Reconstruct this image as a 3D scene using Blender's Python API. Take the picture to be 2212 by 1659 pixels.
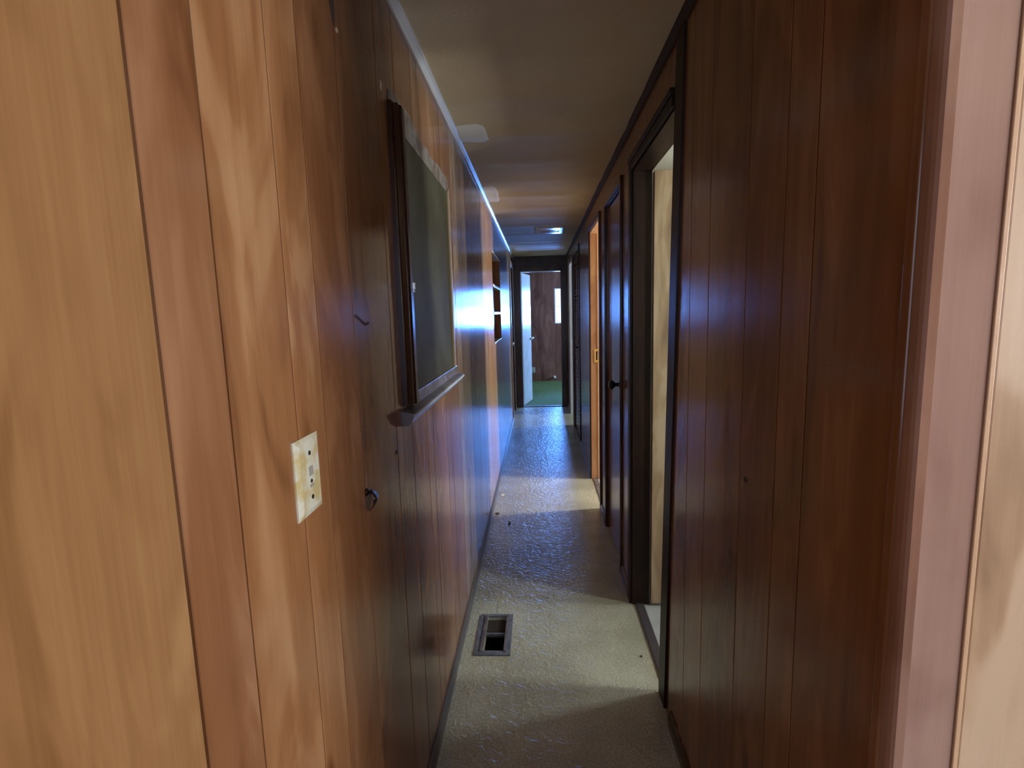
import bpy, bmesh, math, random
from mathutils import Matrix, Vector
random.seed(7)
for o in list(bpy.data.objects):
    bpy.data.objects.remove(o)
S = bpy.context.scene
C = S.collection
# ------------------------------------------------------------------ camera
cam_d = bpy.data.cameras.new('camera')
cam = bpy.data.objects.new('camera', cam_d)
C.objects.link(cam)
S.camera = cam
cam_d.sensor_fit = 'HORIZONTAL'
cam_d.sensor_width = 36.0
cam_d.lens = 1128.57 / 2212 * 36.0
cam_d.clip_start = 0.02
cam.matrix_world = Matrix.Translation((0, 0, 1.40)) @ Matrix((
    (0.99835938, 0.02094378, 0.05329077),
    (0.04997719, 0.13546449, -0.98952092),
    (-0.02794332, 0.99056082, 0.13419554))).to_4x4()
# ------------------------------------------------------------------ world
w = bpy.data.worlds.new('world')
S.world = w
w.use_nodes = True
w.node_tree.nodes['Background'].inputs[0].default_value = (0.45, 0.62, 1.0, 1)
w.node_tree.nodes['Background'].inputs[1].default_value = 4.0
# ------------------------------------------------------------------ lamps at the windows, two added as fill
def day_or_fill_light(name, loc, target, sx, sz, power, color):
    d = bpy.data.lights.new(name, 'AREA')
    d.shape = 'RECTANGLE'
    d.size = sx
    d.size_y = sz
    d.energy = power
    d.color = color
    o = bpy.data.objects.new(name, d)
    C.objects.link(o)
    o.location = loc
    v = Vector(target) - Vector(loc)
    o.rotation_euler = v.to_track_quat('-Z', 'Y').to_euler()
    return o
day_or_fill_light('day_or_fill_light', (3.16, -0.60, 1.50), (0, -0.60, 1.50), 1.45, 1.0, 140, (1.0, 0.94, 0.90))
day_or_fill_light('day_or_fill_light', (2.46, 1.53, 1.50), (0, 1.53, 1.50), 0.26, 0.70, 70, (0.90, 1.0, 0.92))
day_or_fill_light('day_or_fill_light', (2.46, 2.28, 1.50), (0, 2.28, 1.50), 0.40, 0.70, 48, (0.88, 0.98, 1.0))
day_or_fill_light('day_or_fill_light', (2.86, 4.00, 1.50), (0, 4.00, 1.50), 0.34, 0.70, 190, (1.0, 0.98, 0.88))
day_or_fill_light('day_or_fill_light', (2.86, 6.95, 1.50), (0, 6.95, 1.50), 0.50, 0.70, 100, (0.72, 0.88, 1.0))
day_or_fill_light('day_or_fill_light', (0.85, 10.86, 1.70), (0.85, 0, 1.70), 1.06, 0.35, 55, (0.08, 0.29, 1.0))
day_or_fill_light('day_or_fill_light', (0.85, 10.86, 1.33), (0.85, 0, 1.33), 1.06, 0.35, 225, (0.08, 0.29, 1.0))
day_or_fill_light('day_or_fill_light', (3.24, 9.3, 1.50), (0, 9.3, 1.50), 1.4, 0.72, 230, (0.36, 0.62, 1.0))  # added at an unseen side window to brighten the bedroom and door leaf
day_or_fill_light('day_or_fill_light', (0.03, -1.70, 1.45), (0.03, 3, 1.45), 0.6, 1.2, 2.5, (1.0, 0.88, 0.72))  # warm fill added behind the camera, no known window there
S.view_settings.view_transform = 'Standard'
S.view_settings.look = 'None'
S.view_settings.gamma = 1
S.view_settings.use_curve_mapping = False
S.view_settings.exposure = 0.0

# ------------------------------------------------------------------ materials
def mat(name):
    m = bpy.data.materials.new(name)
    m.use_nodes = True
    nt = m.node_tree
    return m, nt, nt.nodes['Principled BSDF']
def N(nt, t, **kw):
    n = nt.nodes.new(t)
    for k, v in kw.items():
        setattr(n, k, v)
    return n
def plain(name, col, rough=0.5, metal=0.0, spec=0.5, spot=None, spot_scale=20, bump=0.0, bump_scale=60):
    m, nt, p = mat(name)
    p.inputs['Base Color'].default_value = (*col, 1)
    p.inputs['Roughness'].default_value = rough
    p.inputs['Metallic'].default_value = metal
    p.inputs['Specular IOR Level'].default_value = spec
    tc = N(nt, 'ShaderNodeTexCoord')
    if spot:
        no = N(nt, 'ShaderNodeTexNoise')
        no.inputs['Scale'].default_value = spot_scale
        no.inputs['Detail'].default_value = 5
        nt.links.new(tc.outputs['Object'], no.inputs['Vector'])
        r = N(nt, 'ShaderNodeValToRGB')
        r.color_ramp.elements[0].position = 0.42
        r.color_ramp.elements[1].position = 0.60
        r.color_ramp.elements[0].color = (*col, 1)
        r.color_ramp.elements[1].color = (*spot, 1)
        nt.links.new(no.outputs['Fac'], r.inputs['Fac'])
        nt.links.new(r.outputs['Color'], p.inputs['Base Color'])
    if bump:
        no = N(nt, 'ShaderNodeTexNoise')
        no.inputs['Scale'].default_value = bump_scale
        no.inputs['Detail'].default_value = 4
        nt.links.new(tc.outputs['Object'], no.inputs['Vector'])
        b = N(nt, 'ShaderNodeBump')
        b.inputs['Strength'].default_value = bump
        b.inputs['Distance'].default_value = 0.004
        nt.links.new(no.outputs['Fac'], b.inputs['Height'])
        nt.links.new(b.outputs['Normal'], p.inputs['Normal'])
    return m
def wood(name, dark, mid, light, rough=0.24, vary=0.5, knots=True, grain=1.0, figure=1.0, spec=0.5, contrast=1.0):
    m, nt, p = mat(name)
    L = nt.links.new
    tc = N(nt, 'ShaderNodeTexCoord')
    oi = N(nt, 'ShaderNodeObjectInfo')
    mul = N(nt, 'ShaderNodeVectorMath', operation='SCALE')
    comb = N(nt, 'ShaderNodeCombineXYZ')
    L(oi.outputs['Random'], comb.inputs[0]); L(oi.outputs['Random'], comb.inputs[1]); L(oi.outputs['Random'], comb.inputs[2])
    L(comb.outputs[0], mul.inputs[0]); mul.inputs['Scale'].default_value = 37.0
    add = N(nt, 'ShaderNodeVectorMath', operation='ADD')
    L(tc.outputs['Object'], add.inputs[0]); L(mul.outputs[0], add.inputs[1])
    def mp(sx, sz):
        v = N(nt, 'ShaderNodeMapping')
        v.inputs['Scale'].default_value = (sx, sx, sz)
        L(add.outputs[0], v.inputs['Vector'])
        return v.outputs[0]
    broad = N(nt, 'ShaderNodeTexNoise')
    broad.inputs['Scale'].default_value = 1.0
    broad.inputs['Detail'].default_value = 3
    broad.inputs['Distortion'].default_value = 1.1
    L(mp(7 * figure, 1.9 * figure), broad.inputs['Vector'])
    streak = N(nt, 'ShaderNodeTexNoise')
    streak.inputs['Scale'].default_value = 1.0
    streak.inputs['Detail'].default_value = 4
    L(mp(42, 0.9), streak.inputs['Vector'])
    fine = N(nt, 'ShaderNodeTexNoise')
    fine.inputs['Scale'].default_value = 1.0
    fine.inputs['Detail'].default_value = 4
    L(mp(260, 7), fine.inputs['Vector'])
    # growth rings: fold the broad field several times
    ring = N(nt, 'ShaderNodeMath', operation='MULTIPLY'); ring.inputs[1].default_value = 34
    L(broad.outputs['Fac'], ring.inputs[0])
    sn = N(nt, 'ShaderNodeMath', operation='SINE')
    L(ring.outputs[0], sn.inputs[0])
    def ma(op, a, b):
        n = N(nt, 'ShaderNodeMath', operation=op)
        for i, q in enumerate((a, b)):
            if isinstance(q, (int, float)): n.inputs[i].default_value = q
            else: L(q, n.inputs[i])
        return n.outputs[0]
    v = ma('MULTIPLY', ma('SUBTRACT', broad.outputs['Fac'], 0.5), 1.8 * contrast)
    v = ma('ADD', v, ma('MULTIPLY', sn.outputs[0], 0.05 * grain))
    v = ma('ADD', v, ma('MULTIPLY', ma('SUBTRACT', streak.outputs['Fac'], 0.5), 0.4))
    v = ma('ADD', v, ma('MULTIPLY', ma('SUBTRACT', fine.outputs['Fac'], 0.5), 0.22 * grain))
    v = ma('ADD', v, ma('MULTIPLY', ma('SUBTRACT', oi.outputs['Random'], 0.5), vary))
    v = ma('ADD', v, 0.5)
    if knots:
        vo = N(nt, 'ShaderNodeTexVoronoi')
        vo.inputs['Scale'].default_value = 1.0
        L(mp(4.5, 1.7), vo.inputs['Vector'])
        kr = N(nt, 'ShaderNodeMapRange')
        kr.inputs['From Min'].default_value = 0.035
        kr.inputs['From Max'].default_value = 0.11
        kr.inputs['To Min'].default_value = 0.55
        kr.inputs['To Max'].default_value = 0.0
        L(vo.outputs['Distance'], kr.inputs['Value'])
        v = ma('SUBTRACT', v, kr.outputs[0])
    r = N(nt, 'ShaderNodeValToRGB')
    e = r.color_ramp.elements
    e[0].position = 0.05; e[0].color = (*dark, 1)
    e[1].position = 0.95; e[1].color = (*light, 1)
    x = e.new(0.48); x.color = (*mid, 1)
    L(v, r.inputs['Fac'])
    L(r.outputs['Color'], p.inputs['Base Color'])
    p.inputs['Roughness'].default_value = rough
    p.inputs['Specular IOR Level'].default_value = spec
    wav = N(nt, 'ShaderNodeTexNoise')
    wav.inputs['Scale'].default_value = 1.0
    wav.inputs['Detail'].default_value = 2
    L(mp(24, 1.2), wav.inputs['Vector'])
    hh = ma('ADD', ma('MULTIPLY', wav.outputs['Fac'], 1.0), ma('MULTIPLY', fine.outputs['Fac'], 0.06))
    b = N(nt, 'ShaderNodeBump')
    b.inputs['Strength'].default_value = 0.35
    b.inputs['Distance'].default_value = 0.0016
    L(hh, b.inputs['Height'])
    L(b.outputs['Normal'], p.inputs['Normal'])
    return m
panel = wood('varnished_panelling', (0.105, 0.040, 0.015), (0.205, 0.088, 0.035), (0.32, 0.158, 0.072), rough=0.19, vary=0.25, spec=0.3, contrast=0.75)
panel_d = wood('grey_sheen_panelling', (0.16, 0.095, 0.055), (0.27, 0.17, 0.105), (0.38, 0.26, 0.17), rough=0.21, vary=0.3, spec=0.35)  # grey of reflected window light put into the wood colour
panel_b = wood('light_panelling', (0.15, 0.058, 0.020), (0.29, 0.135, 0.055), (0.42, 0.235, 0.115), rough=0.18, vary=0.15, contrast=1.15)
panel_c = wood('reddish_panelling', (0.15, 0.060, 0.022), (0.25, 0.113, 0.050), (0.36, 0.19, 0.10), rough=0.17, vary=0.1, contrast=1.3)
honey = wood('honey_ply_and_lit_strip', (0.19, 0.090, 0.032), (0.30, 0.160, 0.066), (0.40, 0.24, 0.11), rough=0.24, vary=0.05, figure=1.0, contrast=0.8, knots=False, grain=1.6)
birch = wood('pale_door_veneer', (0.30, 0.19, 0.115), (0.46, 0.32, 0.20), (0.60, 0.46, 0.32), rough=0.34, vary=0.1, figure=1.0, contrast=1.6)
darkwood = wood('dark_stained_trim', (0.018, 0.007, 0.004), (0.045, 0.017, 0.009), (0.09, 0.038, 0.02), rough=0.26, vary=0.2, knots=False)
jambdark = wood('nearly_black_jamb', (0.008, 0.003, 0.002), (0.018, 0.007, 0.004), (0.035, 0.014, 0.008), rough=0.45, vary=0.1, knots=False, spec=0.25)
redtrim = wood('reddish_trim', (0.30, 0.18, 0.14), (0.40, 0.26, 0.21), (0.50, 0.35, 0.29), rough=0.2, vary=0.3, knots=False)
glosstrim = wood('glossy_corner_trim', (0.24, 0.12, 0.08), (0.34, 0.19, 0.135), (0.42, 0.26, 0.19), rough=0.10, vary=0.1, knots=False, spec=0.8)
orange = wood('orange_jamb', (0.50, 0.24, 0.11), (0.64, 0.34, 0.17), (0.74, 0.44, 0.25), rough=0.35, vary=0.1, knots=False)
paleedge = plain('pale_wood_edge', (0.62, 0.42, 0.26), 0.35, bump=0.2)
groove = plain('dark_groove_backing', (0.03, 0.014, 0.008), 0.7)
ceilm = plain('ceiling_paint', (0.66, 0.54, 0.37), 0.7, spec=0.2, spot=(0.60, 0.49, 0.33), spot_scale=3, bump=0.25, bump_scale=90)
patchm = plain('plaster_and_light_patch', (0.86, 0.86, 0.88), 0.6, bump=0.4, bump_scale=40)
crownm = plain('pale_crown_paint', (0.55, 0.56, 0.60), 0.25)
metal = plain('dull_painted_metal', (0.20, 0.21, 0.24), 0.45, 0.3, spot=(0.12, 0.13, 0.16), spot_scale=30)
black = plain('black_duct', (0.006, 0.006, 0.007), 0.8)
white = plain('white_enamel', (0.82, 0.84, 0.88), 0.18)
whitedoor = plain('white_door_paint', (0.62, 0.66, 0.72), 0.22, spot=(0.55, 0.58, 0.62), spot_scale=9)
brass = plain('brass', (0.75, 0.50, 0.16), 0.3, 0.9)
bronze = plain('dark_bronze', (0.05, 0.028, 0.02), 0.25, 0.7)
chrome = plain('chrome', (0.8, 0.82, 0.85), 0.15, 1.0)
blackmetal = plain('black_metal', (0.012, 0.01, 0.01), 0.3, 0.5)
ivory = plain('stained_ivory_plastic', (0.60, 0.62, 0.52), 0.35, spot=(0.50, 0.42, 0.20), spot_scale=38)
screw = plain('rusty_screw', (0.04, 0.025, 0.02), 0.5, 0.6)
greysmudge = plain('grey_slot', (0.30, 0.30, 0.26), 0.5)
olive = plain('dark_olive_board', (0.048, 0.038, 0.020), 0.7, spec=0.08, spot=(0.064, 0.056, 0.033), spot_scale=5, bump=0.1)
wornrail = plain('worn_grey_rail', (0.22, 0.19, 0.165), 0.4, spot=(0.12, 0.08, 0.06), spot_scale=24, bump=0.6, bump_scale=50)
ledge = plain('grey_worn_ledge', (0.17, 0.15, 0.16), 0.3, spot=(0.10, 0.075, 0.07), spot_scale=22)
carpet = plain('green_carpet', (0.10, 0.14, 0.055), 0.95, spec=0.1, spot=(0.15, 0.20, 0.09), spot_scale=35, bump=1.0, bump_scale=160)
roomwall = plain('pale_room_wall', (0.62, 0.60, 0.54), 0.6)
roomfloor = plain('pale_grey_room_floor', (0.5, 0.52, 0.54), 0.35, spot=(0.44, 0.46, 0.48), spot_scale=8)
scrap = plain('pale_scrap', (0.7, 0.7, 0.66), 0.7)
darkbit = plain('dark_scrap', (0.05, 0.035, 0.03), 0.8)
chipm = plain('bare_chip', (0.55, 0.45, 0.35), 0.7)

farpanel = wood('far_room_panelling', (0.10, 0.035, 0.022), (0.19, 0.075, 0.052), (0.28, 0.125, 0.09), rough=0.4, vary=0.25)
def vinyl():
    m, nt, p = mat('pebbled_cream_vinyl')
    L = nt.links.new
    tc = N(nt, 'ShaderNodeTexCoord')
    no = N(nt, 'ShaderNodeTexNoise'); no.inputs['Scale'].default_value = 3.0; no.inputs['Detail'].default_value = 6
    L(tc.outputs['Object'], no.inputs['Vector'])
    no2 = N(nt, 'ShaderNodeTexNoise'); no2.inputs['Scale'].default_value = 150.0; no2.inputs['Detail'].default_value = 3
    L(tc.outputs['Object'], no2.inputs['Vector'])
    mx = N(nt, 'ShaderNodeMath', operation='ADD')
    L(no.outputs['Fac'], mx.inputs[0]); L(no2.outputs['Fac'], mx.inputs[1])
    r = N(nt, 'ShaderNodeValToRGB')
    r.color_ramp.elements[0].position = 0.75; r.color_ramp.elements[0].color = (0.36, 0.34, 0.26, 1)
    r.color_ramp.elements[1].position = 1.0; r.color_ramp.elements[1].color = (0.52, 0.50, 0.40, 1)
    x = N(nt, 'ShaderNodeMath', operation='MULTIPLY'); x.inputs[1].default_value = 0.85
    L(mx.outputs[0], x.inputs[0]); L(x.outputs[0], r.inputs['Fac'])
    L(r.outputs['Color'], p.inputs['Base Color'])
    p.inputs['Roughness'].default_value = 0.27
    p.inputs['Specular IOR Level'].default_value = 0.95
    w1 = N(nt, 'ShaderNodeTexNoise'); w1.inputs['Scale'].default_value = 32.0; w1.inputs['Detail'].default_value = 2; w1.inputs['Distortion'].default_value = 1.2
    L(tc.outputs['Object'], w1.inputs['Vector'])
    b = N(nt, 'ShaderNodeBump'); b.inputs['Strength'].default_value = 1.0; b.inputs['Distance'].default_value = 0.0048
    L(w1.outputs['Fac'], b.inputs['Height'])
    L(b.outputs['Normal'], p.inputs['Normal'])
    return m
vinylm = vinyl()
def glass():
    m, nt, p = mat('window_glass')
    nt.nodes.remove(p)
    out = nt.nodes['Material Output']
    t = N(nt, 'ShaderNodeBsdfTransparent'); g = N(nt, 'ShaderNodeBsdfGlossy'); g.inputs['Roughness'].default_value = 0.02
    f = N(nt, 'ShaderNodeFresnel'); mx = N(nt, 'ShaderNodeMixShader')
    nt.links.new(f.outputs[0], mx.inputs[0]); nt.links.new(t.outputs[0], mx.inputs[1]); nt.links.new(g.outputs[0], mx.inputs[2])
    nt.links.new(mx.outputs[0], out.inputs['Surface'])
    return m
glassm = glass()

# ------------------------------------------------------------------ helpers
def box(bm, x0, x1, y0, y1, z0, z1, bev=0.0):
    vs = [bm.verts.new(p) for p in ((x0, y0, z0), (x1, y0, z0), (x1, y1, z0), (x0, y1, z0), (x0, y0, z1), (x1, y0, z1), (x1, y1, z1), (x0, y1, z1))]
    fs = [bm.faces.new([vs[i] for i in q]) for q in ((3, 2, 1, 0), (4, 5, 6, 7), (0, 1, 5, 4), (1, 2, 6, 5), (2, 3, 7, 6), (3, 0, 4, 7))]
    if bev:
        es = list({e for f in fs for e in f.edges})
        bmesh.ops.bevel(bm, geom=es, offset=bev, segments=2, affect='EDGES', profile=0.5)
def obj(name, bm, m, parent=None, smooth=False):
    bmesh.ops.recalc_face_normals(bm, faces=bm.faces[:])
    me = bpy.data.meshes.new(name)
    bm.to_mesh(me); bm.free()
    me.materials.append(m)
    if smooth:
        for p in me.polygons: p.use_smooth = True
    o = bpy.data.objects.new(name, me)
    C.objects.link(o)
    if parent:
        o.parent = parent
        o.matrix_parent_inverse = Matrix.Translation(-parent.location) if parent.type == 'EMPTY' else Matrix()
    return o
def boxes(name, m, parent, bl, bev=0.0):
    bm = bmesh.new()
    for b in bl: box(bm, *b, bev=bev)
    return obj(name, bm, m, parent)
def struct(o):
    o['kind'] = 'structure'
    return o
def empty(name, loc=(0, 0, 0)):
    o = bpy.data.objects.new(name, None)
    o.empty_display_size = 0.1
    C.objects.link(o)
    o.location = loc
    return o
def tag(o, label, cat, group=None):
    o['label'] = label; o['category'] = cat
    if group: o['group'] = group
    return o
def prism(bm, poly, axis, a, b):
    """extrude a 2-D outline along an axis; the outline holds the two other coordinates in xyz order"""
    def P(u, v, t):
        return {'x': (t, u, v), 'y': (u, t, v), 'z': (u, v, t)}[axis]
    A = [bm.verts.new(P(u, v, a)) for u, v in poly]
    B = [bm.verts.new(P(u, v, b)) for u, v in poly]
    n = len(poly)
    bm.faces.new(A); bm.faces.new(B[::-1])
    for i in range(n):
        bm.faces.new((A[i], A[(i + 1) % n], B[(i + 1) % n], B[i]))
def lathe(bm, prof, origin, axis, n=20):
    """profile of (radius, distance along axis)"""
    ax = Vector(axis).normalized()
    u = ax.orthogonal().normalized(); v = ax.cross(u)
    o = Vector(origin); rings = []
    for r, d in prof:
        rings.append([bm.verts.new(o + ax * d + (u * math.cos(2 * math.pi * i / n) + v * math.sin(2 * math.pi * i / n)) * max(r, 1e-4)) for i in range(n)])
    for a, b in zip(rings, rings[1:]):
        for i in range(n):
            bm.faces.new((a[i], a[(i + 1) % n], b[(i + 1) % n], b[i]))
    bm.faces.new(rings[0]); bm.faces.new(rings[-1][::-1])

XL, XR, H, YE = -0.36, 0.42, 2.20, 7.70
WT = 0.08          # partition thickness

def minus(zr, holes):
    """vertical ranges left after cutting the holes"""
    out = [zr]
    for a, b in holes:
        nw = []
        for c, d in out:
            if b <= c or a >= d: nw.append((c, d)); continue
            if a > c: nw.append((c, a))
            if b < d: nw.append((b, d))
        out = nw
    return out
def plank(parent, side, y0, y1, z0, z1, m, d=0.008, g=0.0022, proud=0.0):
    """one tongue-and-groove board of a side wall; side -1 = left wall, +1 = right wall"""
    X = XL if side < 0 else XR
    s = side
    f = X - s * proud
    q = 0.0020
    poly = [(X + s * d, y0 + q), (f + s * g * 0.5, y0 + q), (f, y0 + q + g * 0.35), (f, y1 - q - g * 0.35), (f + s * g * 0.5, y1 - q), (X + s * d, y1 - q)]
    bm = bmesh.new()
    prism(bm, poly, 'z', z0, z1)
    return obj('plank', bm, m, parent)
def cut_cells(edges, openings):
    """split the boards at the openings' sides"""
    es = sorted(set(edges))
    res = []
    for a, b in zip(es, es[1:]):
        pts = [a, b]
        for (o0, o1, z0, z1) in openings:
            for q in (o0, o1):
                if a + 0.012 < q < b - 0.012: pts.append(q)
        pts.sort()
        for c, d in zip(pts, pts[1:]):
            mid = (c + d) / 2
            hs = [(z0, z1) for (o0, o1, z0, z1) in openings if o0 < mid < o1]
            for (z0, z1) in minus((0.0, H), hs):
                res.append((c, d, z0, z1))
    return res

# ------------------------------------------------------------------ floor
bm = bmesh.new()
RX0, RX1, RY0, RY1 = -0.262, -0.176, 2.006, 2.253     # duct hole of the floor register
FX1 = 0.455
for b in ((XL - 0.1, RX0, -1.5, YE + 0.06), (RX1, FX1, -1.5, YE + 0.06), (RX0, RX1, -1.5, RY0), (RX0, RX1, RY1, YE + 0.06)):
    box(bm, b[0], b[1], b[2], b[3], -0.03, 0)
bmesh.ops.remove_doubles(bm, verts=bm.verts[:], dist=1e-5)
floor = struct(obj('floor', bm, vinylm))
floor['label'] = 'pebbled cream vinyl floor of the hallway'
fs = struct(boxes('floor_side_rooms', roomfloor, None, [(FX1, 3.1, -1.5, YE + 0.06, -0.03, 0)]))
fb = struct(boxes('floor_bedroom', carpet, None, [(-1.3, 3.1, YE + 0.06, 10.75, -0.03, 0.004)]))
fb['label'] = 'worn green carpet of the end room'

# ------------------------------------------------------------------ ceiling: long sheet with shallow sags between the joists
bm = bmesh.new()
ys = []
y = -1.5
while y < 10.76:
    ys.append(y); y += 0.035
ribs = [0.9, 1.45, 2.08, 2.47, 2.93, 3.34, 3.75, 4.17, 4.55, 4.98, 5.6, 6.1, 6.32, 6.85, 7.2]
def sag(y):
    v = 0.0
    for i, r in enumerate(ribs):
        k = 0.006 if i % 3 else 0.010
        v += k * math.exp(-((y - r) / 0.075) ** 2)
    return v + 0.003 * math.sin(y * 3.1)
xs = [-1.3, XL - 0.1, XL, -0.2, 0, 0.2, XR, XR + 0.1, 3.1]
def cz(x, y):
    inn = 1.0 if XL <= x <= XR and y < YE else 0.0
    e = 0.55 + 0.45 * math.cos((x - 0.03) * 3.6 + math.sin(y * 5) * 0.4)
    return H - sag(y) * inn * e + (0.004 if inn == 0 else 0.0)
g = [[bm.verts.new((x, y, cz(x, y))) for x in xs] for y in ys]
for a, b in zip(g, g[1:]):
    for i in range(len(xs) - 1):
        bm.faces.new((a[i], a[i + 1], b[i + 1], b[i]))
top = bmesh.ops.extrude_face_region(bm, geom=bm.faces[:])
bmesh.ops.translate(bm, verts=[v for v in top['geom'] if isinstance(v, bmesh.types.BMVert)], vec=(0, 0, 0.06))
ceil = struct(obj('ceiling', bm, ceilm, smooth=False))
for p in ceil.data.polygons: p.use_smooth = abs(p.normal.z) > 0.5
ceil['label'] = 'cream hallway ceiling sagging slightly between its joists'
def blob(x0, x1, y0, y1, seed, t=0.0022):
    rnd = random.Random(seed)
    bm = bmesh.new()
    cx, cy, rx, ry = (x0 + x1) / 2, (y0 + y1) / 2, (x1 - x0) / 2, (y1 - y0) / 2
    ks = [1.0 + rnd.uniform(-0.04, 0.04) for i in range(28)]
    rings = []
    for q in (1.0, 0.8, 0.6, 0.4, 0.2):
        rr = []
        for i in range(28):
            a = 2 * math.pi * i / 28
            c, s = math.cos(a), math.sin(a)
            c = math.copysign(abs(c) ** 0.55, c); s = math.copysign(abs(s) ** 0.55, s)
            px, py = cx + rx * c * ks[i] * q, cy + ry * s * ks[i] * q
            rr.append(bm.verts.new((px, py, cz(px, py) - (t if q < 1 else -0.001))))
        rings.append(rr)
    for a, b in zip(rings, rings[1:]):
        for i in range(28): bm.faces.new((a[i], a[(i + 1) % 28], b[(i + 1) % 28], b[i]))
    bm.faces.new(rings[-1])
    return obj('patch', bm, patchm, ceil, smooth=True)
blob(-0.352, -0.205, 2.325, 2.565, 1)
blob(-0.352, -0.252, 3.42, 3.93, 2)
blob(-0.30, 0.36, 6.50, 7.02, 3, 0.003)  # pale sheet stands in for doorway light across the far ceiling

# ------------------------------------------------------------------ left wall
NICHE = (4.22, 5.04, 1.155, 1.90)
DL = (6.78, 7.46, 0.0, 2.02)
wl = struct(boxes('wall_left', groove, None, [
    (XL - 0.16, XL - 0.008, -1.5, NICHE[0], 0, H),
    (XL - 0.16, XL - 0.008, NICHE[1], DL[0], 0, H),
    (XL - 0.16, XL - 0.008, NICHE[0], NICHE[1], 0, NICHE[2]),
    (XL - 0.16, XL - 0.008, NICHE[0], NICHE[1], NICHE[3], H),
    (XL - 0.16, XL - 0.12, NICHE[0], NICHE[1], NICHE[2], NICHE[3]),
    (XL - 0.16, XL - 0.008, DL[0], DL[1], DL[3], H),
    (XL - 0.16, XL - 0.06, DL[0], DL[1], 0, H),
    (XL - 0.16, XL - 0.008, DL[1], YE + 0.08, 0, H)]))
wl['label'] = 'left hallway wall of varnished brown random width planks'
edL = [-1.5, -1.1, -0.7, -0.35, -0.12, 0.16, 0.48, 0.581, 0.742, 0.843, 1.010, 1.262, 1.42, 1.613, 1.70, 1.95, 2.06, 2.29, 2.42, 2.50, 2.71, 2.93, 3.02,
       3.26, 3.42, 3.50, 3.74, 3.92, 4.02, 4.22, 4.46, 4.56, 4.78, 5.04, 5.12, 5.34, 5.50, 5.60, 5.84, 6.02, 6.12, 6.36, 6.55, 6.64, 6.78, 7.02, 7.2, 7.46, 7.70]
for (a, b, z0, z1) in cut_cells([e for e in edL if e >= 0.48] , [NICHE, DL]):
    plank(wl, -1, a, b, z0, z1, {0.48: panel_c, 0.581: panel_b, 0.742: panel_b, 3.92: honey, 3.74: honey, 4.02: honey}.get(a, panel_d if a > 2.2 else panel))  # light from the opposite doorway is painted as honey boards before the niche
pw = plank(wl, -1, -0.35, 0.474, 0, H, honey, g=0.004, proud=0.004)
pw['label'] = 'wide honey coloured plywood board'
for a, b in ((-0.75, -0.35), (-1.1, -0.75), (-1.5, -1.1)):
    plank(wl, -1, a, b, 0, H, honey)
# bare chips and a torn spot
def chip(parent, X, y, z, ry, rz, m, seed, t=0.0012, side=-1):
    rnd = random.Random(seed); bm = bmesh.new(); pts = []
    for i in range(10):
        a = 2 * math.pi * i / 10; k = rnd.uniform(0.55, 1.1)
        pts.append((y + ry * math.cos(a) * k, z + rz * math.sin(a) * k))
    prism(bm, pts, 'x', X + side * 0.001, X - side * t)
    return obj('chip', bm, m, parent)
chip(wl, XL, 1.006, 1.955, 0.012, 0.03, darkbit, 5)
chip(wl, XL, 1.022, 1.925, 0.006, 0.006, chipm, 6)
chip(wl, XL, 1.297, 1.94, 0.008, 0.014, chipm, 8)
chip(wl, XL, 1.25, 1.066, 0.016, 0.006, darkbit, 9)
bm = bmesh.new()
prism(bm, [(1.02, 1.402), (1.045, 1.394), (1.075, 1.383), (1.10, 1.387), (1.10, 1.391), (1.075, 1.387), (1.047, 1.398), (1.022, 1.406)], 'x', XL - 0.001, XL + 0.001)
obj('scratch', bm, darkbit, wl)

# ------------------------------------------------------------------ right wall
D0 = (-0.20, 0.60, 0.0, 2.02)
D1 = (1.665, 2.38, 0.0, 2.00)
DC = (2.69, 3.29, 0.0, 2.02)
D2 = (3.60, 4.29, 0.0, 2.02)
DV = (5.42, 6.28, 0.02, 2.04)
D3 = (6.42, 7.14, 0.0, 2.02)
OPN = [D0, D1, DC, D2, DV, D3]
bl = []
cur = -1.5
for d in OPN:
    bl.append((XR + 0.008, XR + WT, cur, d[0], 0, H))
    bl.append((XR + 0.008, XR + WT, d[0], d[1], d[3], H))
    cur = d[1]
bl.append((XR + 0.008, XR + WT, cur, YE + 0.08, 0, H))
bl.append((XR + 0.055, XR + WT, DC[0], DC[1], 0, H))
bl.append((XR + 0.055, XR + WT, DV[0], DV[1], 0, H))
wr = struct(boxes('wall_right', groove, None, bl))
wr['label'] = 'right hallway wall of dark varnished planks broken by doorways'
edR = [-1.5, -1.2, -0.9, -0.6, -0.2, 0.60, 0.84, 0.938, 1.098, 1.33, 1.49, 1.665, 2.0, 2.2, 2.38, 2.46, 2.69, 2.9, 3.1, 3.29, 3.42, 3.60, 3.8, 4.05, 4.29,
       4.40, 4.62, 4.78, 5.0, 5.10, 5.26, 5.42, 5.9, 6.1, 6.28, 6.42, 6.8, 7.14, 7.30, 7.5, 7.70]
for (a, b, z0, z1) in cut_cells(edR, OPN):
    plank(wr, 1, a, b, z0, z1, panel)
chip(wr, XR, 0.622, 1.56, 0.003, 0.012, chipm, 12, side=1)
chip(wr, XR, 0.624, 1.535, 0.003, 0.007, chipm, 14, side=1)
chip(wr, XR, 1.065, 1.045, 0.012, 0.007, darkbit, 13, side=1)

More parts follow.
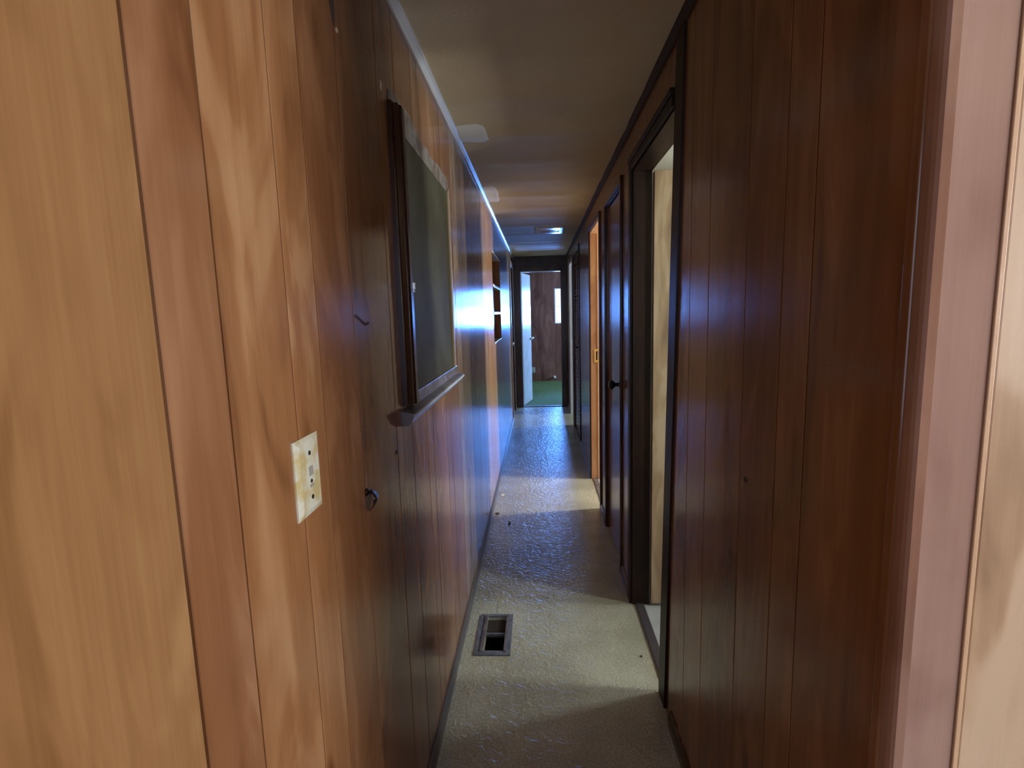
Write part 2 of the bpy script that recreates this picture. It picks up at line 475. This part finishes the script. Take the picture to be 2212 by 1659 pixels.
# ------------------------------------------------------------------ end wall and bedroom, side rooms, hall back
DE = (-0.250, 0.335, 0.0, 1.995)
we = struct(boxes('wall_end', darkwood, None, [
    (XL - 0.12, DE[0] - 0.0, YE, YE + 0.08, 0, H), (DE[1], XR + 0.12, YE, YE + 0.08, 0, H), (DE[0], DE[1], YE, YE + 0.08, DE[3], H)]))
we['label'] = 'dark end wall of the hallway around the open doorway'
wbk = struct(boxes('wall_back', panel, None, [(XL - 0.16, -0.26, -1.58, -1.5, 0, H), (0.32, 3.1, -1.58, -1.5, 0, H), (-0.26, 0.32, -1.58, -1.5, 0, 0.85), (-0.26, 0.32, -1.58, -1.5, 2.02, H)]))  # opening behind the camera is added for the fill lamp
# bedroom shell
WB = (0.33, 1.37, 1.17, 1.87)   # bedroom window x0 x1 z0 z1
YB = 10.65
wf = struct(boxes('wall_far', groove, None, [
    (-1.3, WB[0], YB + 0.008, YB + 0.10, 0, H), (WB[1], 3.1, YB + 0.008, YB + 0.10, 0, H),
    (WB[0], WB[1], YB + 0.008, YB + 0.10, 0, WB[2]), (WB[0], WB[1], YB + 0.008, YB + 0.10, WB[3], H)]))
wf['label'] = 'brown planked far wall of the end room'
xe = [-1.3, -1.1, -0.9, -0.66, -0.5, -0.26, -0.13, 0.03, 0.13, 0.33, 0.56, 0.8, 1.1, 1.37, 1.6, 1.9, 2.2, 2.6, 3.1]
for a, b in zip(xe, xe[1:]):
    hs = [(WB[2], WB[3])] if WB[0] <= (a + b) / 2 <= WB[1] else []
    for z0, z1 in minus((0, H), hs):
        bm = bmesh.new(); gg = 0.003
        prism(bm, [(a, YB + 0.008), (a, YB + gg), (a + gg, YB), (b - gg, YB), (b, YB + gg), (b, YB + 0.008)], 'z', z0, z1)
        obj('plank', bm, farpanel, wf)
struct(boxes('wall_bedroom_left', panel, None, [(-1.38, -1.3, YE, YB + 0.1, 0, H), (-1.38, XL - 0.16, YE, YE + 0.08, 0, H)]))
struct(boxes('wall_bedroom_right', panel, None, [(3.1, 3.18, YE, 8.6, 0, H), (3.1, 3.18, 10.0, YB + 0.1, 0, H), (3.1, 3.18, 8.6, 10.0, 0, 1.17), (3.1, 3.18, 8.6, 10.0, 1.87, H), (XR + WT + 0.0, 3.1, YE, YE + 0.08, 0, H)]))
struct(boxes('wall_partition', roomwall, None, [
    (XR + WT, 3.1, 0.70, 0.78, 0, H), (XR + WT, 3.1, 2.48, 2.56, 0, H), (XR + WT, 3.1, 3.40, 3.48, 0, H),
    (XR + WT, 3.1, 4.70, 4.78, 0, H), (XR + WT, 3.1, 6.30, 6.38, 0, H)]))
def outer_wall(name, x, y0, y1, wins, m):
    b = []; cur = y0
    for (a, c, z0, z1) in wins:
        b += [(x, x + 0.08, cur, a, 0, H), (x, x + 0.08, a, c, 0, z0), (x, x + 0.08, a, c, z1, H)]
        cur = c
    b.append((x, x + 0.08, cur, y1, 0, H))
    return struct(boxes(name, m, None, b))
W0 = (-1.30, 0.10, 1.02, 1.98)
W1 = (1.41, 1.65, 1.17, 1.83); W1b = (2.09, 2.46, 1.17, 1.83)
W2 = (3.84, 4.16, 1.17, 1.83); W3 = (6.72, 7.18, 1.17, 1.83)
outer_wall('wall_outer', 3.02, -1.5, 0.70, [W0], honey)
outer_wall('wall_outer', 2.32, 0.78, 2.48, [W1, W1b], roomwall)
outer_wall('wall_outer', 2.72, 3.48, 4.70, [W2], roomwall)
outer_wall('wall_outer', 2.72, 6.38, YE, [W3], roomwall)
# closed outer side behind windowless closets
struct(boxes('wall_outer', roomwall, None, [(3.1, 3.18, 2.48, 3.48, 0, H), (3.1, 3.18, 4.70, 6.38, 0, H)]))
def window_x(name, x, w):
    a, b, z0, z1 = w
    e = struct(empty(name, (x, (a + b) / 2, z0)))
    f = 0.02
    boxes('window_frame', white, e, [(x + 0.01, x + 0.06, a, a + f, z0, z1), (x + 0.01, x + 0.06, b - f, b, z0, z1),
                                     (x + 0.01, x + 0.06, a + f, b - f, z0, z0 + f), (x + 0.01, x + 0.06, a + f, b - f, z1 - f, z1)])
    zm = (z0 + z1) / 2
    boxes('sash_bar', white, e, [(x + 0.015, x + 0.05, a + f, b - f, zm - 0.008, zm + 0.008)])
    boxes('pane', glassm, e, [(x + 0.03, x + 0.033, a + f, b - f, z0 + f, zm - 0.008)])
    boxes('pane', glassm, e, [(x + 0.03, x + 0.033, a + f, b - f, zm + 0.008, z1 - f)])
window_x('window_1', 3.02, W0); window_x('window_2', 2.32, W1); window_x('window_3', 2.32, W1b)
window_x('added_window', 3.1, (8.6, 10.0, 1.17, 1.87)); window_x('window_4', 2.72, W2); window_x('window_5', 2.72, W3)  # the first is an unseen window added to brighten the end room
e = struct(empty('window_6', (0.85, YB, WB[2])))
e['label'] = 'bright sash window glimpsed in the end room'
f = 0.02
a, b, z0, z1 = WB
boxes('window_frame', white, e, [(a, a + f, YB + 0.02, YB + 0.08, z0, z1), (b - f, b, YB + 0.02, YB + 0.08, z0, z1),
                                 (a + f, b - f, YB + 0.02, YB + 0.08, z0, z0 + f), (a + f, b - f, YB + 0.02, YB + 0.08, z1 - f, z1)])
zm = 1.512
boxes('sash_bar', white, e, [(a + f, b - f, YB + 0.03, YB + 0.06, zm - 0.006, zm + 0.006)])
boxes('pane', glassm, e, [(a + f, b - f, YB + 0.045, YB + 0.048, z0 + f, zm - 0.006)])
boxes('pane', glassm, e, [(a + f, b - f, YB + 0.045, YB + 0.048, zm + 0.006, z1 - f)])

# ------------------------------------------------------------------ mouldings
def crown(name, side, y0, y1, m, w=0.022, h=0.024, label=None):
    X = XL if side < 0 else XR
    s = -side
    pts = [(X, H + 0.004), (X, H - h), (X + s * w * 0.25, H - h), (X + s * w * 0.35, H - h * 0.72), (X + s * w * 0.75, H - h * 0.42), (X + s * w, H - h * 0.3), (X + s * w, H + 0.004)]
    bm = bmesh.new(); prism(bm, pts, 'y', y0, y1)
    o = struct(obj(name, bm, m))
    if label: o['label'] = label
    return o
crown('trim_1', -1, -1.5, YE, crownm, label='pale thin moulding along the left ceiling edge')
crown('trim_2', 1, -1.5, YE, groove, 0.018, 0.028, label='dark thin moulding along the right ceiling edge')
def base(name, side, y0, y1, m, h=0.055, w=0.012):
    X = XL if side < 0 else XR
    s = -side
    bm = bmesh.new()
    prism(bm, [(X, 0), (X + s * w, 0), (X + s * w, h * 0.55), (X + s * w * 0.55, h * 0.9), (X + s * w * 0.2, h), (X, h)], 'y', y0, y1)
    return struct(obj(name, bm, m))
basem = plain('dark_grey_base', (0.075, 0.065, 0.075), 0.3, bump=0.2)
base('baseboard_left', -1, -1.5, DL[0] - 0.05, basem)
base('baseboard_left', -1, DL[1] + 0.05, YE, basem)
for a, b in ((-1.5, D0[0] - 0.05), (D0[1] + 0.03, D1[0] - 0.04), (D1[1] + 0.04, DC[0] - 0.04), (DC[1] + 0.04, D2[0] - 0.04), (D2[1] + 0.04, DV[0] - 0.04), (DV[1] + 0.04, D3[0] - 0.05), (D3[1] + 0.05, YE)):
    base('baseboard_right', 1, a, b, ledge if a > 4 else darkwood)

# ------------------------------------------------------------------ doorways
def doorway(n, side, D, jm, cm, cw=0.045, ct=0.010, jt=0.012, label=None, depth=WT, casing=(1, 1), near=1):
    y0, y1, z0, z1 = D
    X = XL if side < 0 else XR
    e = struct(empty('door_%d' % n, (X, (y0 + y1) / 2, 0)))
    if label: e['label'] = label
    xa, xb = sorted((X, X + side * (depth)))
    if near: boxes('jamb', jm, e, [(xa, xb, y0, y0 + jt, 0, z1)])
    boxes('jamb', jm, e, [(xa, xb, y1 - jt, y1, 0, z1)])
    boxes('head_jamb', jm, e, [(xa, xb, y0 + jt, y1 - jt, z1 - jt, z1)])
    a, b = sorted((X - side * ct, X))
    if casing[0]: boxes('casing', cm, e, [(a, b, y0 - cw + 0.005, y0 + 0.005, 0, z1 + cw)], bev=0.003)
    if casing[1]: boxes('casing', cm, e, [(a, b, y1 - 0.005, y1 + cw - 0.005, 0, z1 + cw)], bev=0.003)
    if casing[0] and casing[1]:
        boxes('head_casing', cm, e, [(a, b, y0 + 0.005, y1 - 0.005, z1 - 0.005, z1 + cw)], bev=0.003)
    return e
def round_knob(name, parent, origin, axis, m, r=0.026, L=0.055):
    bm = bmesh.new()
    lathe(bm, [(r * 1.15, 0), (r * 1.15, 0.004), (r * 0.42, 0.008), (r * 0.38, L * 0.45), (r * 0.8, L * 0.6), (r, L * 0.78), (r * 0.85, L * 0.93), (r * 0.4, L)], origin, axis)
    return obj(name, bm, m, parent, smooth=True)

# doorway beside the camera: wall end, stop, bead, and its leaf folded back into the room
d0 = struct(empty('door_1', (XR, 0.2, 0)))
d0['label'] = 'nearest right doorway with reddish jamb and honey door leaf swung open'
bm = bmesh.new()
pts = []
for i in range(7):
    t = math.pi / 2 * i / 6
    pts.append((XR + 0.004 - 0.012 * math.cos(t) + 0.008, 0.600 - 0.004 - 0.012 * math.sin(t) + 0.012))
prism(bm, [(XR + 0.012, 0.612), (XR - 0.003, 0.612), (XR - 0.003, 0.600), (XR - 0.0015, 0.5950), (XR + 0.002, 0.5925), (XR + 0.012, 0.5915)], 'z', 0, H)
obj('corner_bead', bm, glosstrim, d0)
boxes('casing', panel, d0, [(XR - 0.006, XR, 0.612, 0.628, 0, H)], bev=0.002)
boxes('jamb', redtrim, d0, [(XR + 0.012, XR + 0.070, 0.594, 0.612, 0, H)], bev=0.0015)
boxes('door_stop', paleedge, d0, [(XR + 0.0705, XR + 0.0765, 0.592, 0.612, 0, 2.12)], bev=0.001)
boxes('jamb', redtrim, d0, [(XR, XR + WT, -0.20, -0.188, 0, 2.02)])
boxes('head_jamb', redtrim, d0, [(XR, XR + WT, -0.188, 0.592, 2.008, 2.02)])
boxes('hinge_gap', groove, d0, [(XR + 0.0765, XR + 0.090, 0.606, 0.66, 0, 2.12)])
leaf = boxes('door_leaf', birch, d0, [(XR + 0.083, XR + 0.80, 0.600, 0.635, 0.012, 2.12)], bev=0.002)
round_knob('door_knob', leaf, (XR + 0.74, 0.600, 1.0), (0, -1, 0), brass)

# first doorway in view
d1 = doorway(2, 1, D1, jambdark, jambdark, cw=0.055, ct=0.012, casing=(0, 1), near=0, label='right doorway casting window light on the floor, pale leaf swung into the room')
leaf = boxes('door_leaf', birch, d1, [(XR + WT + 0.006, XR + WT + 0.60, 2.352, 2.387, 0.012, 1.985)], bev=0.002)
leaf['label'] = 'pale unstained veneer door leaf'
round_knob('door_knob', leaf, (XR + WT + 0.54, 2.352, 1.0), (0, -1, 0), brass)
EG = lambda z: 1.785 - 0.0635 * z          # the near edge of this opening leans a little
bm = bmesh.new(); prism(bm, [(1.665, 0), (EG(0) - 0.012, 0), (EG(1.83) - 0.012, 1.83), (1.665, 1.83)], 'x', XR + 0.001, XR + WT)
obj('wall_wedge', bm, panel, d1)
bm = bmesh.new(); prism(bm, [(EG(0) - 0.012, 0), (EG(0), 0), (EG(2) , 2.0), (EG(2) - 0.012, 2.0)], 'x', XR, XR + WT)
obj('jamb', bm, jambdark, d1)
bm = bmesh.new(); prism(bm, [(EG(0) - 0.085, 0), (EG(0) - 0.002, 0), (EG(2.19) - 0.002, 2.19), (EG(2.19) - 0.085, 2.19)], 'x', XR - 0.007, XR - 0.0002)
obj('casing', bm, jambdark, d1)
boxes('head_casing', jambdark, d1, [(XR - 0.012, XR, 1.672, D1[1] - 0.005, D1[3] - 0.005, D1[3] + 0.03), (XR - 0.018, XR, 1.672, D1[1] + 0.04, D1[3] + 0.03, D1[3] + 0.05)], bev=0.003)
thr = boxes('threshold', basem, d1, [(XR + 0.015, XR + 0.055, 1.79, D1[1] - 0.012, 0.0, 0.009)], bev=0.004)

# closet door, closed
d2 = doorway(3, 1, DC, darkwood, darkwood, cw=0.03, ct=0.012, depth=0.05, label='closed dark closet door with black knob between two doorways')
leaf = boxes('door_leaf', panel, d2, [(XR + 0.010, XR + 0.045, DC[0] + 0.018, DC[1] - 0.018, 0.012, DC[3] - 0.018)], bev=0.003)
round_knob('door_knob', leaf, (XR + 0.010, 2.80, 1.005), (-1, 0, 0), blackmetal, 0.027, 0.062)

# second doorway, honey jamb with brass strike
d3 = doorway(4, 1, D2, orange, darkwood, cw=0.03, ct=0.012, label='right doorway with orange wood jamb and brass strike plate')
boxes('door_stop', orange, d3, [(XR + 0.052, XR + 0.064, D2[1] - 0.022, D2[1] - 0.012, 0, 2.0)])
bm = bmesh.new()
yy = D2[1] - 0.012
for b in ((0.446, 0.498, 1.075, 1.092), (0.446, 0.498, 0.985, 1.002), (0.446, 0.460, 1.002, 1.075), (0.484, 0.498, 1.002, 1.075)):
    box(bm, b[0], b[1], yy - 0.0105, yy - 0.0005, b[2], b[3])
sp = obj('strike_plate', bm, brass, d3)
boxes('latch_hole', black, sp, [(0.460, 0.484, yy - 0.0015, yy - 0.0003, 1.002, 1.075)])
boxes('threshold', ledge, d3, [(XR + 0.01, XR + 0.05, D2[0] + 0.012, D2[1] - 0.012, 0.0, 0.008)], bev=0.003)

# louvred closet door
d4 = doorway(5, 1, DV, darkwood, darkwood, cw=0.035, ct=0.010, depth=0.05, label='louvred folding closet door on the right near the hallway end')
ym = (DV[0] + DV[1]) / 2
for ya, yb in ((DV[0] + 0.014, ym - 0.002), (ym + 0.002, DV[1] - 0.014)):
    leaf = boxes('door_leaf', panel, d4, [(XR + 0.006, XR + 0.032, ya, ya + 0.045, 0.03, 2.02), (XR + 0.006, XR + 0.032, yb - 0.045, yb, 0.03, 2.02),
                                            (XR + 0.006, XR + 0.032, ya + 0.045, yb - 0.045, 0.03, 0.14), (XR + 0.006, XR + 0.032, ya + 0.045, yb - 0.045, 1.94, 2.02)], bev=0.002)
    ns = 42
    bm = bmesh.new()
    prism(bm, [(XR + 0.006, 0.0), (XR + 0.010, -0.004), (XR + 0.031, 0.030), (XR + 0.027, 0.034)], 'y', ya + 0.045, yb - 0.045)
    s0 = obj('slat', bm, panel, leaf)
    s0.location.z = 0.15
    for k in range(1, ns):
        s1 = s0.copy(); C.objects.link(s1); s1.parent = leaf
        s1.location.z = 0.15 + k * 1.77 / ns
round_knob('door_knob', leaf, (XR + 0.006, ym + 0.025, 1.0), (-1, 0, 0), blackmetal, 0.014, 0.028)

# last doorway on the right, pale casing
d5 = doorway(6, 1, D3, white, redtrim, cw=0.05, ct=0.012, label='last doorway on the right beside the end wall')
boxes('casing_edge', paleedge, d5, [(XR - 0.016, XR - 0.002, D3[0] - 0.052, D3[0] - 0.045, 0, 2.03)])
# left end door, closed
d6 = doorway(7, -1, DL, darkwood, redtrim, cw=0.06, ct=0.014, depth=0.06, label='closed brown door at the far end of the left wall')
leaf = boxes('door_leaf', panel, d6, [(XL - 0.05, XL - 0.012, DL[0] + 0.016, DL[1] - 0.016, 0.012, DL[3] - 0.016)], bev=0.003)
round_knob('door_knob', leaf, (XL - 0.012, DL[0] + 0.08, 1.0), (1, 0, 0), chrome, 0.022, 0.045)

# end doorway
d7 = struct(empty('door_8', (0.05, YE, 0)))
d7['label'] = 'open white door at the end of the hallway'
ya, yb = YE - 0.002, YE + 0.085
boxes('jamb', white, d7, [(DE[0], DE[0] + 0.006, ya, yb, 0, DE[3])])
boxes('jamb', darkwood, d7, [(DE[1] - 0.006, DE[1], ya, yb, 0, DE[3])])
boxes('head_jamb', white, d7, [(DE[0] + 0.006, DE[1] - 0.006, YE + 0.02, yb, DE[3] - 0.012, DE[3])])
for x0, x1 in ((XL + 0.005, DE[0] - 0.002), (DE[1] + 0.002, XR - 0.005)):
    boxes('casing', darkwood, d7, [(x0, x1, YE - 0.014, YE, 0, DE[3] + 0.06)], bev=0.004)
boxes('head_casing', darkwood, d7, [(DE[0] - 0.002, DE[1] + 0.002, YE - 0.014, YE, DE[3] + 0.001, DE[3] + 0.06)], bev=0.004)
boxes('threshold', metal, d7, [(DE[0] + 0.006, DE[1] - 0.006, YE + 0.01, YE + 0.07, 0, 0.012)], bev=0.004)
hx, hy = DE[0] + 0.008, YE + 0.088
ang = math.atan2(0.545, 0.115)
bm = bmesh.new()
box(bm, 0, 0.555, 0, 0.035, 0.014, 1.98, bev=0.002)
M = Matrix.Translation((hx + 0.006, hy, 0)) @ Matrix.Rotation(ang, 4, 'Z')
bm.transform(M)
leaf = obj('door_leaf', bm, whitedoor, d7)
leaf['label'] = 'white painted door leaf'
ko = M @ Vector((0.49, 0.0, 1.0)); ka = (M.to_3x3() @ Vector((0, -1, 0)))
round_knob('door_knob', leaf, ko, ka, chrome, 0.024, 0.055)

# ------------------------------------------------------------------ wall board on the left wall
bd = tag(empty('wall_board', (XL, 1.75, 1.12)), 'large dark olive board in a brown frame with a ledge, on the left wall', 'board')
boxes('board_panel', olive, bd, [(XL + 0.0005, XL + 0.006, 1.405, 2.150, 1.185, 1.885)])
bm = bmesh.new()
prism(bm, [(XL, 1.340), (XL + 0.010, 1.340), (XL + 0.012, 1.344), (XL + 0.012, 1.356), (XL + 0.022, 1.362), (XL + 0.022, 1.374), (XL + 0.027, 1.380), (XL + 0.027, 1.405), (XL + 0.023, 1.409), (XL, 1.409)], 'z', 1.165, 1.925)
obj('frame_stile', bm, darkwood, bd)
boxes('inner_bead', paleedge, bd, [(XL + 0.0005, XL + 0.013, 1.4095, 1.416, 1.180, 1.885)])
st = boxes('frame_stile', wornrail, bd, [(XL, XL + 0.010, 2.150, 2.185, 1.185, 1.90)], bev=0.002)
boxes('inner_bead', paleedge, bd, [(XL + 0.0005, XL + 0.012, 2.143, 2.1495, 1.186, 1.885)])
rnd = random.Random(3)
pts = [(1.410, 1.886), (2.185, 1.886)]
tops = []
yq = 2.185
while yq > 1.35:
    tops.append((yq, 1.940 + rnd.uniform(-0.005, 0.008) + (0.02 if yq < 1.6 else 0))); yq -= 0.055
pts += tops + [(1.36, 1.955), (1.36, 1.927), (1.410, 1.926)]
bm = bmesh.new(); prism(bm, pts, 'x', XL, XL + 0.005)
tr = obj('frame_top_rail', bm, wornrail, bd)
tr['label'] = 'torn grey strip where the top of the frame is missing'
boxes('frame_bottom_rail', ledge, bd, [(XL, XL + 0.012, 1.409, 2.195, 1.150, 1.188)], bev=0.002)
bm = bmesh.new()
prism(bm, [(XL, 1.118), (XL + 0.018, 1.118), (XL + 0.028, 1.126), (XL + 0.034, 1.140), (XL + 0.034, 1.150), (XL, 1.158)], 'y', 1.306, 2.215)
obj('ledge', bm, ledge, bd)
bm = bmesh.new()
prism(bm, [(XL + 0.0345, 1.139), (XL + 0.0375, 1.139), (XL + 0.0375, 1.147), (XL + 0.0345, 1.147)], 'y', 1.310, 2.212)
obj('ledge_edge', bm, crownm, bd)
ck = boxes('catch', chrome, bd, [(XL + 0.0272, XL + 0.034, 1.392, 1.404, 1.47, 1.488), (XL + 0.0272, XL + 0.031, 1.389, 1.407, 1.462, 1.470)], bev=0.001)
ck['label'] = 'tiny bright metal catch'

# ------------------------------------------------------------------ niche shelf
y0, y1, z0, z1 = NICHE
sh = tag(empty('wall_niche', (XL, (y0 + y1) / 2, z0)), 'recessed three tier shelf niche in the left wall beyond the board', 'shelf')
xb = XL - 0.118
boxes('back_panel', panel, sh, [(xb, xb + 0.004, y0 + 0.001, y1 - 0.001, z0, z1)])
boxes('side_panel', panel, sh, [(xb + 0.004, XL + 0.002, y0 + 0.001, y0 + 0.012, z0, z1)])
boxes('side_panel', panel, sh, [(xb + 0.004, XL + 0.002, y1 - 0.012, y1 - 0.001, z0, z1)])
for zz in (1.628, 1.404):
    s = boxes('shelf', white, sh, [(xb + 0.004, XL + 0.004, y0 + 0.0125, y1 - 0.0125, zz - 0.010, zz + 0.010)], bev=0.001)
boxes('shelf', white, sh, [(xb + 0.004, XL + 0.006, y0 + 0.0125, y1 - 0.0125, z0, z0 + 0.014)], bev=0.001)
boxes('top_panel', white, sh, [(xb + 0.004, XL + 0.004, y0 + 0.0125, y1 - 0.0125, z1 - 0.012, z1)], bev=0.001)

# ------------------------------------------------------------------ switch plate
ps = tag(empty('switch_plate', (XL, 0.758, 1.163)), 'stained ivory cover plate with small screws on the lit wood panelling', 'switch plate')
bm = bmesh.new()
Y0, Y1, Z0, Z1 = 0.717, 0.799, 1.102, 1.223
v = [bm.verts.new(q) for q in ((XL, Y0, Z0), (XL, Y1, Z0), (XL, Y1, Z1), (XL, Y0, Z1),
                               (XL + 0.0025, Y0, Z0), (XL + 0.0025, Y1, Z0), (XL + 0.0025, Y1, Z1), (XL + 0.0025, Y0, Z1),
                               (XL + 0.007, Y0 + 0.010, Z0 + 0.010), (XL + 0.007, Y1 - 0.010, Z0 + 0.010), (XL + 0.007, Y1 - 0.010, Z1 - 0.010), (XL + 0.007, Y0 + 0.010, Z1 - 0.010))]
for q in ((0, 1, 2, 3), (8, 9, 10, 11)): bm.faces.new([v[i] for i in q])
for a in range(4):
    b = (a + 1) % 4
    bm.faces.new((v[a], v[b], v[b + 4], v[a + 4])); bm.faces.new((v[a + 4], v[b + 4], v[b + 8], v[a + 8]))
obj('plate', bm, ivory, ps)
for zz in (1.198, 1.129):
    bm = bmesh.new(); lathe(bm, [(0.0036, 0), (0.0036, 0.0008), (0.002, 0.0014)], (XL + 0.007, 0.758, zz), (1, 0, 0), 12)
    obj('screw', bm, screw, ps)
boxes('toggle_frame', greysmudge, ps, [(XL + 0.007, XL + 0.0085, 0.752, 0.764, 1.163, 1.177), (XL + 0.007, XL + 0.0085, 0.753, 0.763, 1.145, 1.149)], bev=0.0004)
bm = bmesh.new(); lathe(bm, [(0.0030, 0), (0.0030, 0.0010), (0.0015, 0.0016)], (XL + 0.007, 0.758, 1.154), (1, 0, 0), 12)
obj('toggle_pivot', bm, screw, ps)

# ------------------------------------------------------------------ small pull on the left wall
pu = tag(empty('finger_pull', (XL, 1.02, 1.03)), 'small dark bronze finger pull standing off the left wall below the board', 'pull')
bm = bmesh.new()
ring = []
for i in range(9):
    t = i / 8
    z = 1.049 - 0.044 * t
    out = 0.003 + 0.017 * math.sin(math.pi * min(1, t * 0.85 + 0.12))
    wd = 0.016 * (0.6 + 0.6 * math.sin(math.pi * t))
    ring.append([bm.verts.new((XL + out + dx, 1.015 + s * wd + 0.004 * t, z)) for s, dx in ((-1, -0.0015), (0, 0.0015), (1, -0.0015), (0, -0.002))])
for a, b in zip(ring, ring[1:]):
    for i in range(4): bm.faces.new((a[i], a[(i + 1) % 4], b[(i + 1) % 4], b[i]))
bm.faces.new(ring[0]); bm.faces.new(ring[-1][::-1])
obj('grip', bm, bronze, pu, smooth=True)
bm = bmesh.new(); lathe(bm, [(0.008, 0), (0.008, 0.002), (0.005, 0.006)], (XL, 1.015, 1.045), (1, 0, 0), 14)
obj('mount', bm, bronze, pu, smooth=True)

# ------------------------------------------------------------------ floor register
rg = tag(empty('floor_register', (-0.219, 2.13, 0)), 'dark grey metal floor vent with black openings set in the vinyl', 'vent')
x0, x1, y0, y1 = -0.296, -0.146, 1.978, 2.272
bm = bmesh.new()
for (a, b, c, d) in ((x0, RX0, y0, y1), (RX1, x1, y0, y1), (RX0, RX1, y0, RY0), (RX0, RX1, RY1, y1)):
    box(bm, a, b, c, d, 0.0, 0.006)
obj('vent_frame', bm, metal, rg)
bm = bmesh.new()
for (a, b, c, d) in ((x0 + 0.022, RX0 - 0.001, y0 + 0.018, y1 - 0.014), (RX1 + 0.001, x1 - 0.018, y0 + 0.018, y1 - 0.014)):
    box(bm, a, b, c, d, 0.006, 0.011)
obj('raised_rim', bm, ledge, rg)
boxes('cross_bar', metal, rg, [(RX0, RX1, 2.122, 2.130, -0.004, 0.005)])
boxes('duct', black, rg, [(RX0 - 0.003, RX1 + 0.003, RY0 - 0.003, RY1 + 0.003, -0.16, -0.157), (RX0 - 0.003, RX0, RY0, RY1, -0.157, -0.03), (RX1, RX1 + 0.003, RY0, RY1, -0.157, -0.03),
                          (RX0, RX1, RY0 - 0.003, RY0, -0.157, -0.03), (RX0, RX1, RY1, RY1 + 0.003, -0.157, -0.03)])
bm = bmesh.new()
prism(bm, [(2.136, -0.022), (2.138, -0.022), (2.146, -0.004), (2.144, -0.004)], 'x', RX0, RX1)
s0 = obj('slat', bm, darkbit, rg)
for k in range(1, 7):
    s1 = s0.copy(); C.objects.link(s1); s1.parent = rg; s1.matrix_parent_inverse = s0.matrix_parent_inverse.copy()
    s1.location.y = k * 0.0155

# ------------------------------------------------------------------ ceiling vent
cv = tag(empty('ceiling_vent', (0.12, 5.27, H)), 'white slotted air vent on the hallway ceiling', 'vent')
x0, x1, y0, y1 = -0.012, 0.252, 5.09, 5.44
zt, zb = H + 0.0, H - 0.018
bm = bmesh.new()
for (a, b, c, d) in ((x0, x0 + 0.035, y0, y1), (x1 - 0.030, x1, y0, y1), (x0 + 0.035, x1 - 0.03, y0, y0 + 0.10), (x0 + 0.035, x1 - 0.03, y1 - 0.09, y1)):
    box(bm, a, b, c, d, zb, zt)
obj('vent_frame', bm, white, cv)
boxes('backing', black, cv, [(x0 + 0.035, x1 - 0.03, y0 + 0.10, y1 - 0.09, zt - 0.004, zt)])
bm = bmesh.new()
prism(bm, [(y0 + 0.108, H - 0.006), (y0 + 0.112, H - 0.006), (y0 + 0.128, H - 0.014), (y0 + 0.124, H - 0.014)], 'x', x0 + 0.036, x1 - 0.031)
s0 = obj('slat', bm, white, cv)
for k in range(1, 4):
    s1 = s0.copy(); C.objects.link(s1); s1.parent = cv; s1.matrix_parent_inverse = s0.matrix_parent_inverse.copy()
    s1.location.y = k * 0.034

# ------------------------------------------------------------------ bits on the floor
def bit(x, y, rx, ry, m, name, label, seed, t=0.003):
    rnd = random.Random(seed); bm = bmesh.new(); pts = []
    for i in range(9):
        a = 2 * math.pi * i / 9; k = rnd.uniform(0.6, 1.15)
        pts.append((x + rx * math.cos(a) * k, y + ry * math.sin(a) * k))
    prism(bm, pts, 'z', 0.0002, t)
    o = obj(name, bm, m)
    tag(o, label, 'debris')
bit(-0.306, 3.90, 0.016, 0.03, scrap, 'paper_scrap', 'small white scrap on the floor beside the left wall', 1)
bit(-0.225, 3.347, 0.008, 0.035, darkbit, 'dried_leaf', 'small dark curled leaf bit on the bare vinyl floor', 2, 0.006)
bit(-0.318, 3.52, 0.018, 0.02, darkbit, 'wood_splinter', 'dark splinter lying against the left wall base', 3, 0.004)
bit(0.389, 1.982, 0.005, 0.006, darkbit, 'pebble', 'tiny dark crumb on the floor before the right doorway', 4, 0.004)
# ------------------------------------------------------------------ end room outlet and plate
ou = tag(empty('wall_outlet', (-0.125, YB, 0.24)), 'small yellowed outlet low on the far wall of the end room', 'outlet')
boxes('plate', ivory, ou, [(-0.16, -0.09, YB - 0.006, YB, 0.18, 0.29)], bev=0.002)
boxes('socket', greysmudge, ou, [(-0.142, -0.108, YB - 0.009, YB - 0.006, 0.195, 0.228), (-0.142, -0.108, YB - 0.009, YB - 0.006, 0.242, 0.275)], bev=0.001)
bm = bmesh.new()
lathe(bm, [(0.028, 0), (0.028, 0.01), (0.018, 0.03), (0.03, 0.05), (0.022, 0.07)], (0.30, YB, 0.085), (0, -1, 0), 14)
ds = obj('door_stop_knob', bm, scrap, None, smooth=True)
tag(ds, 'small pale stop low on the far wall of the end room', 'doorstop')
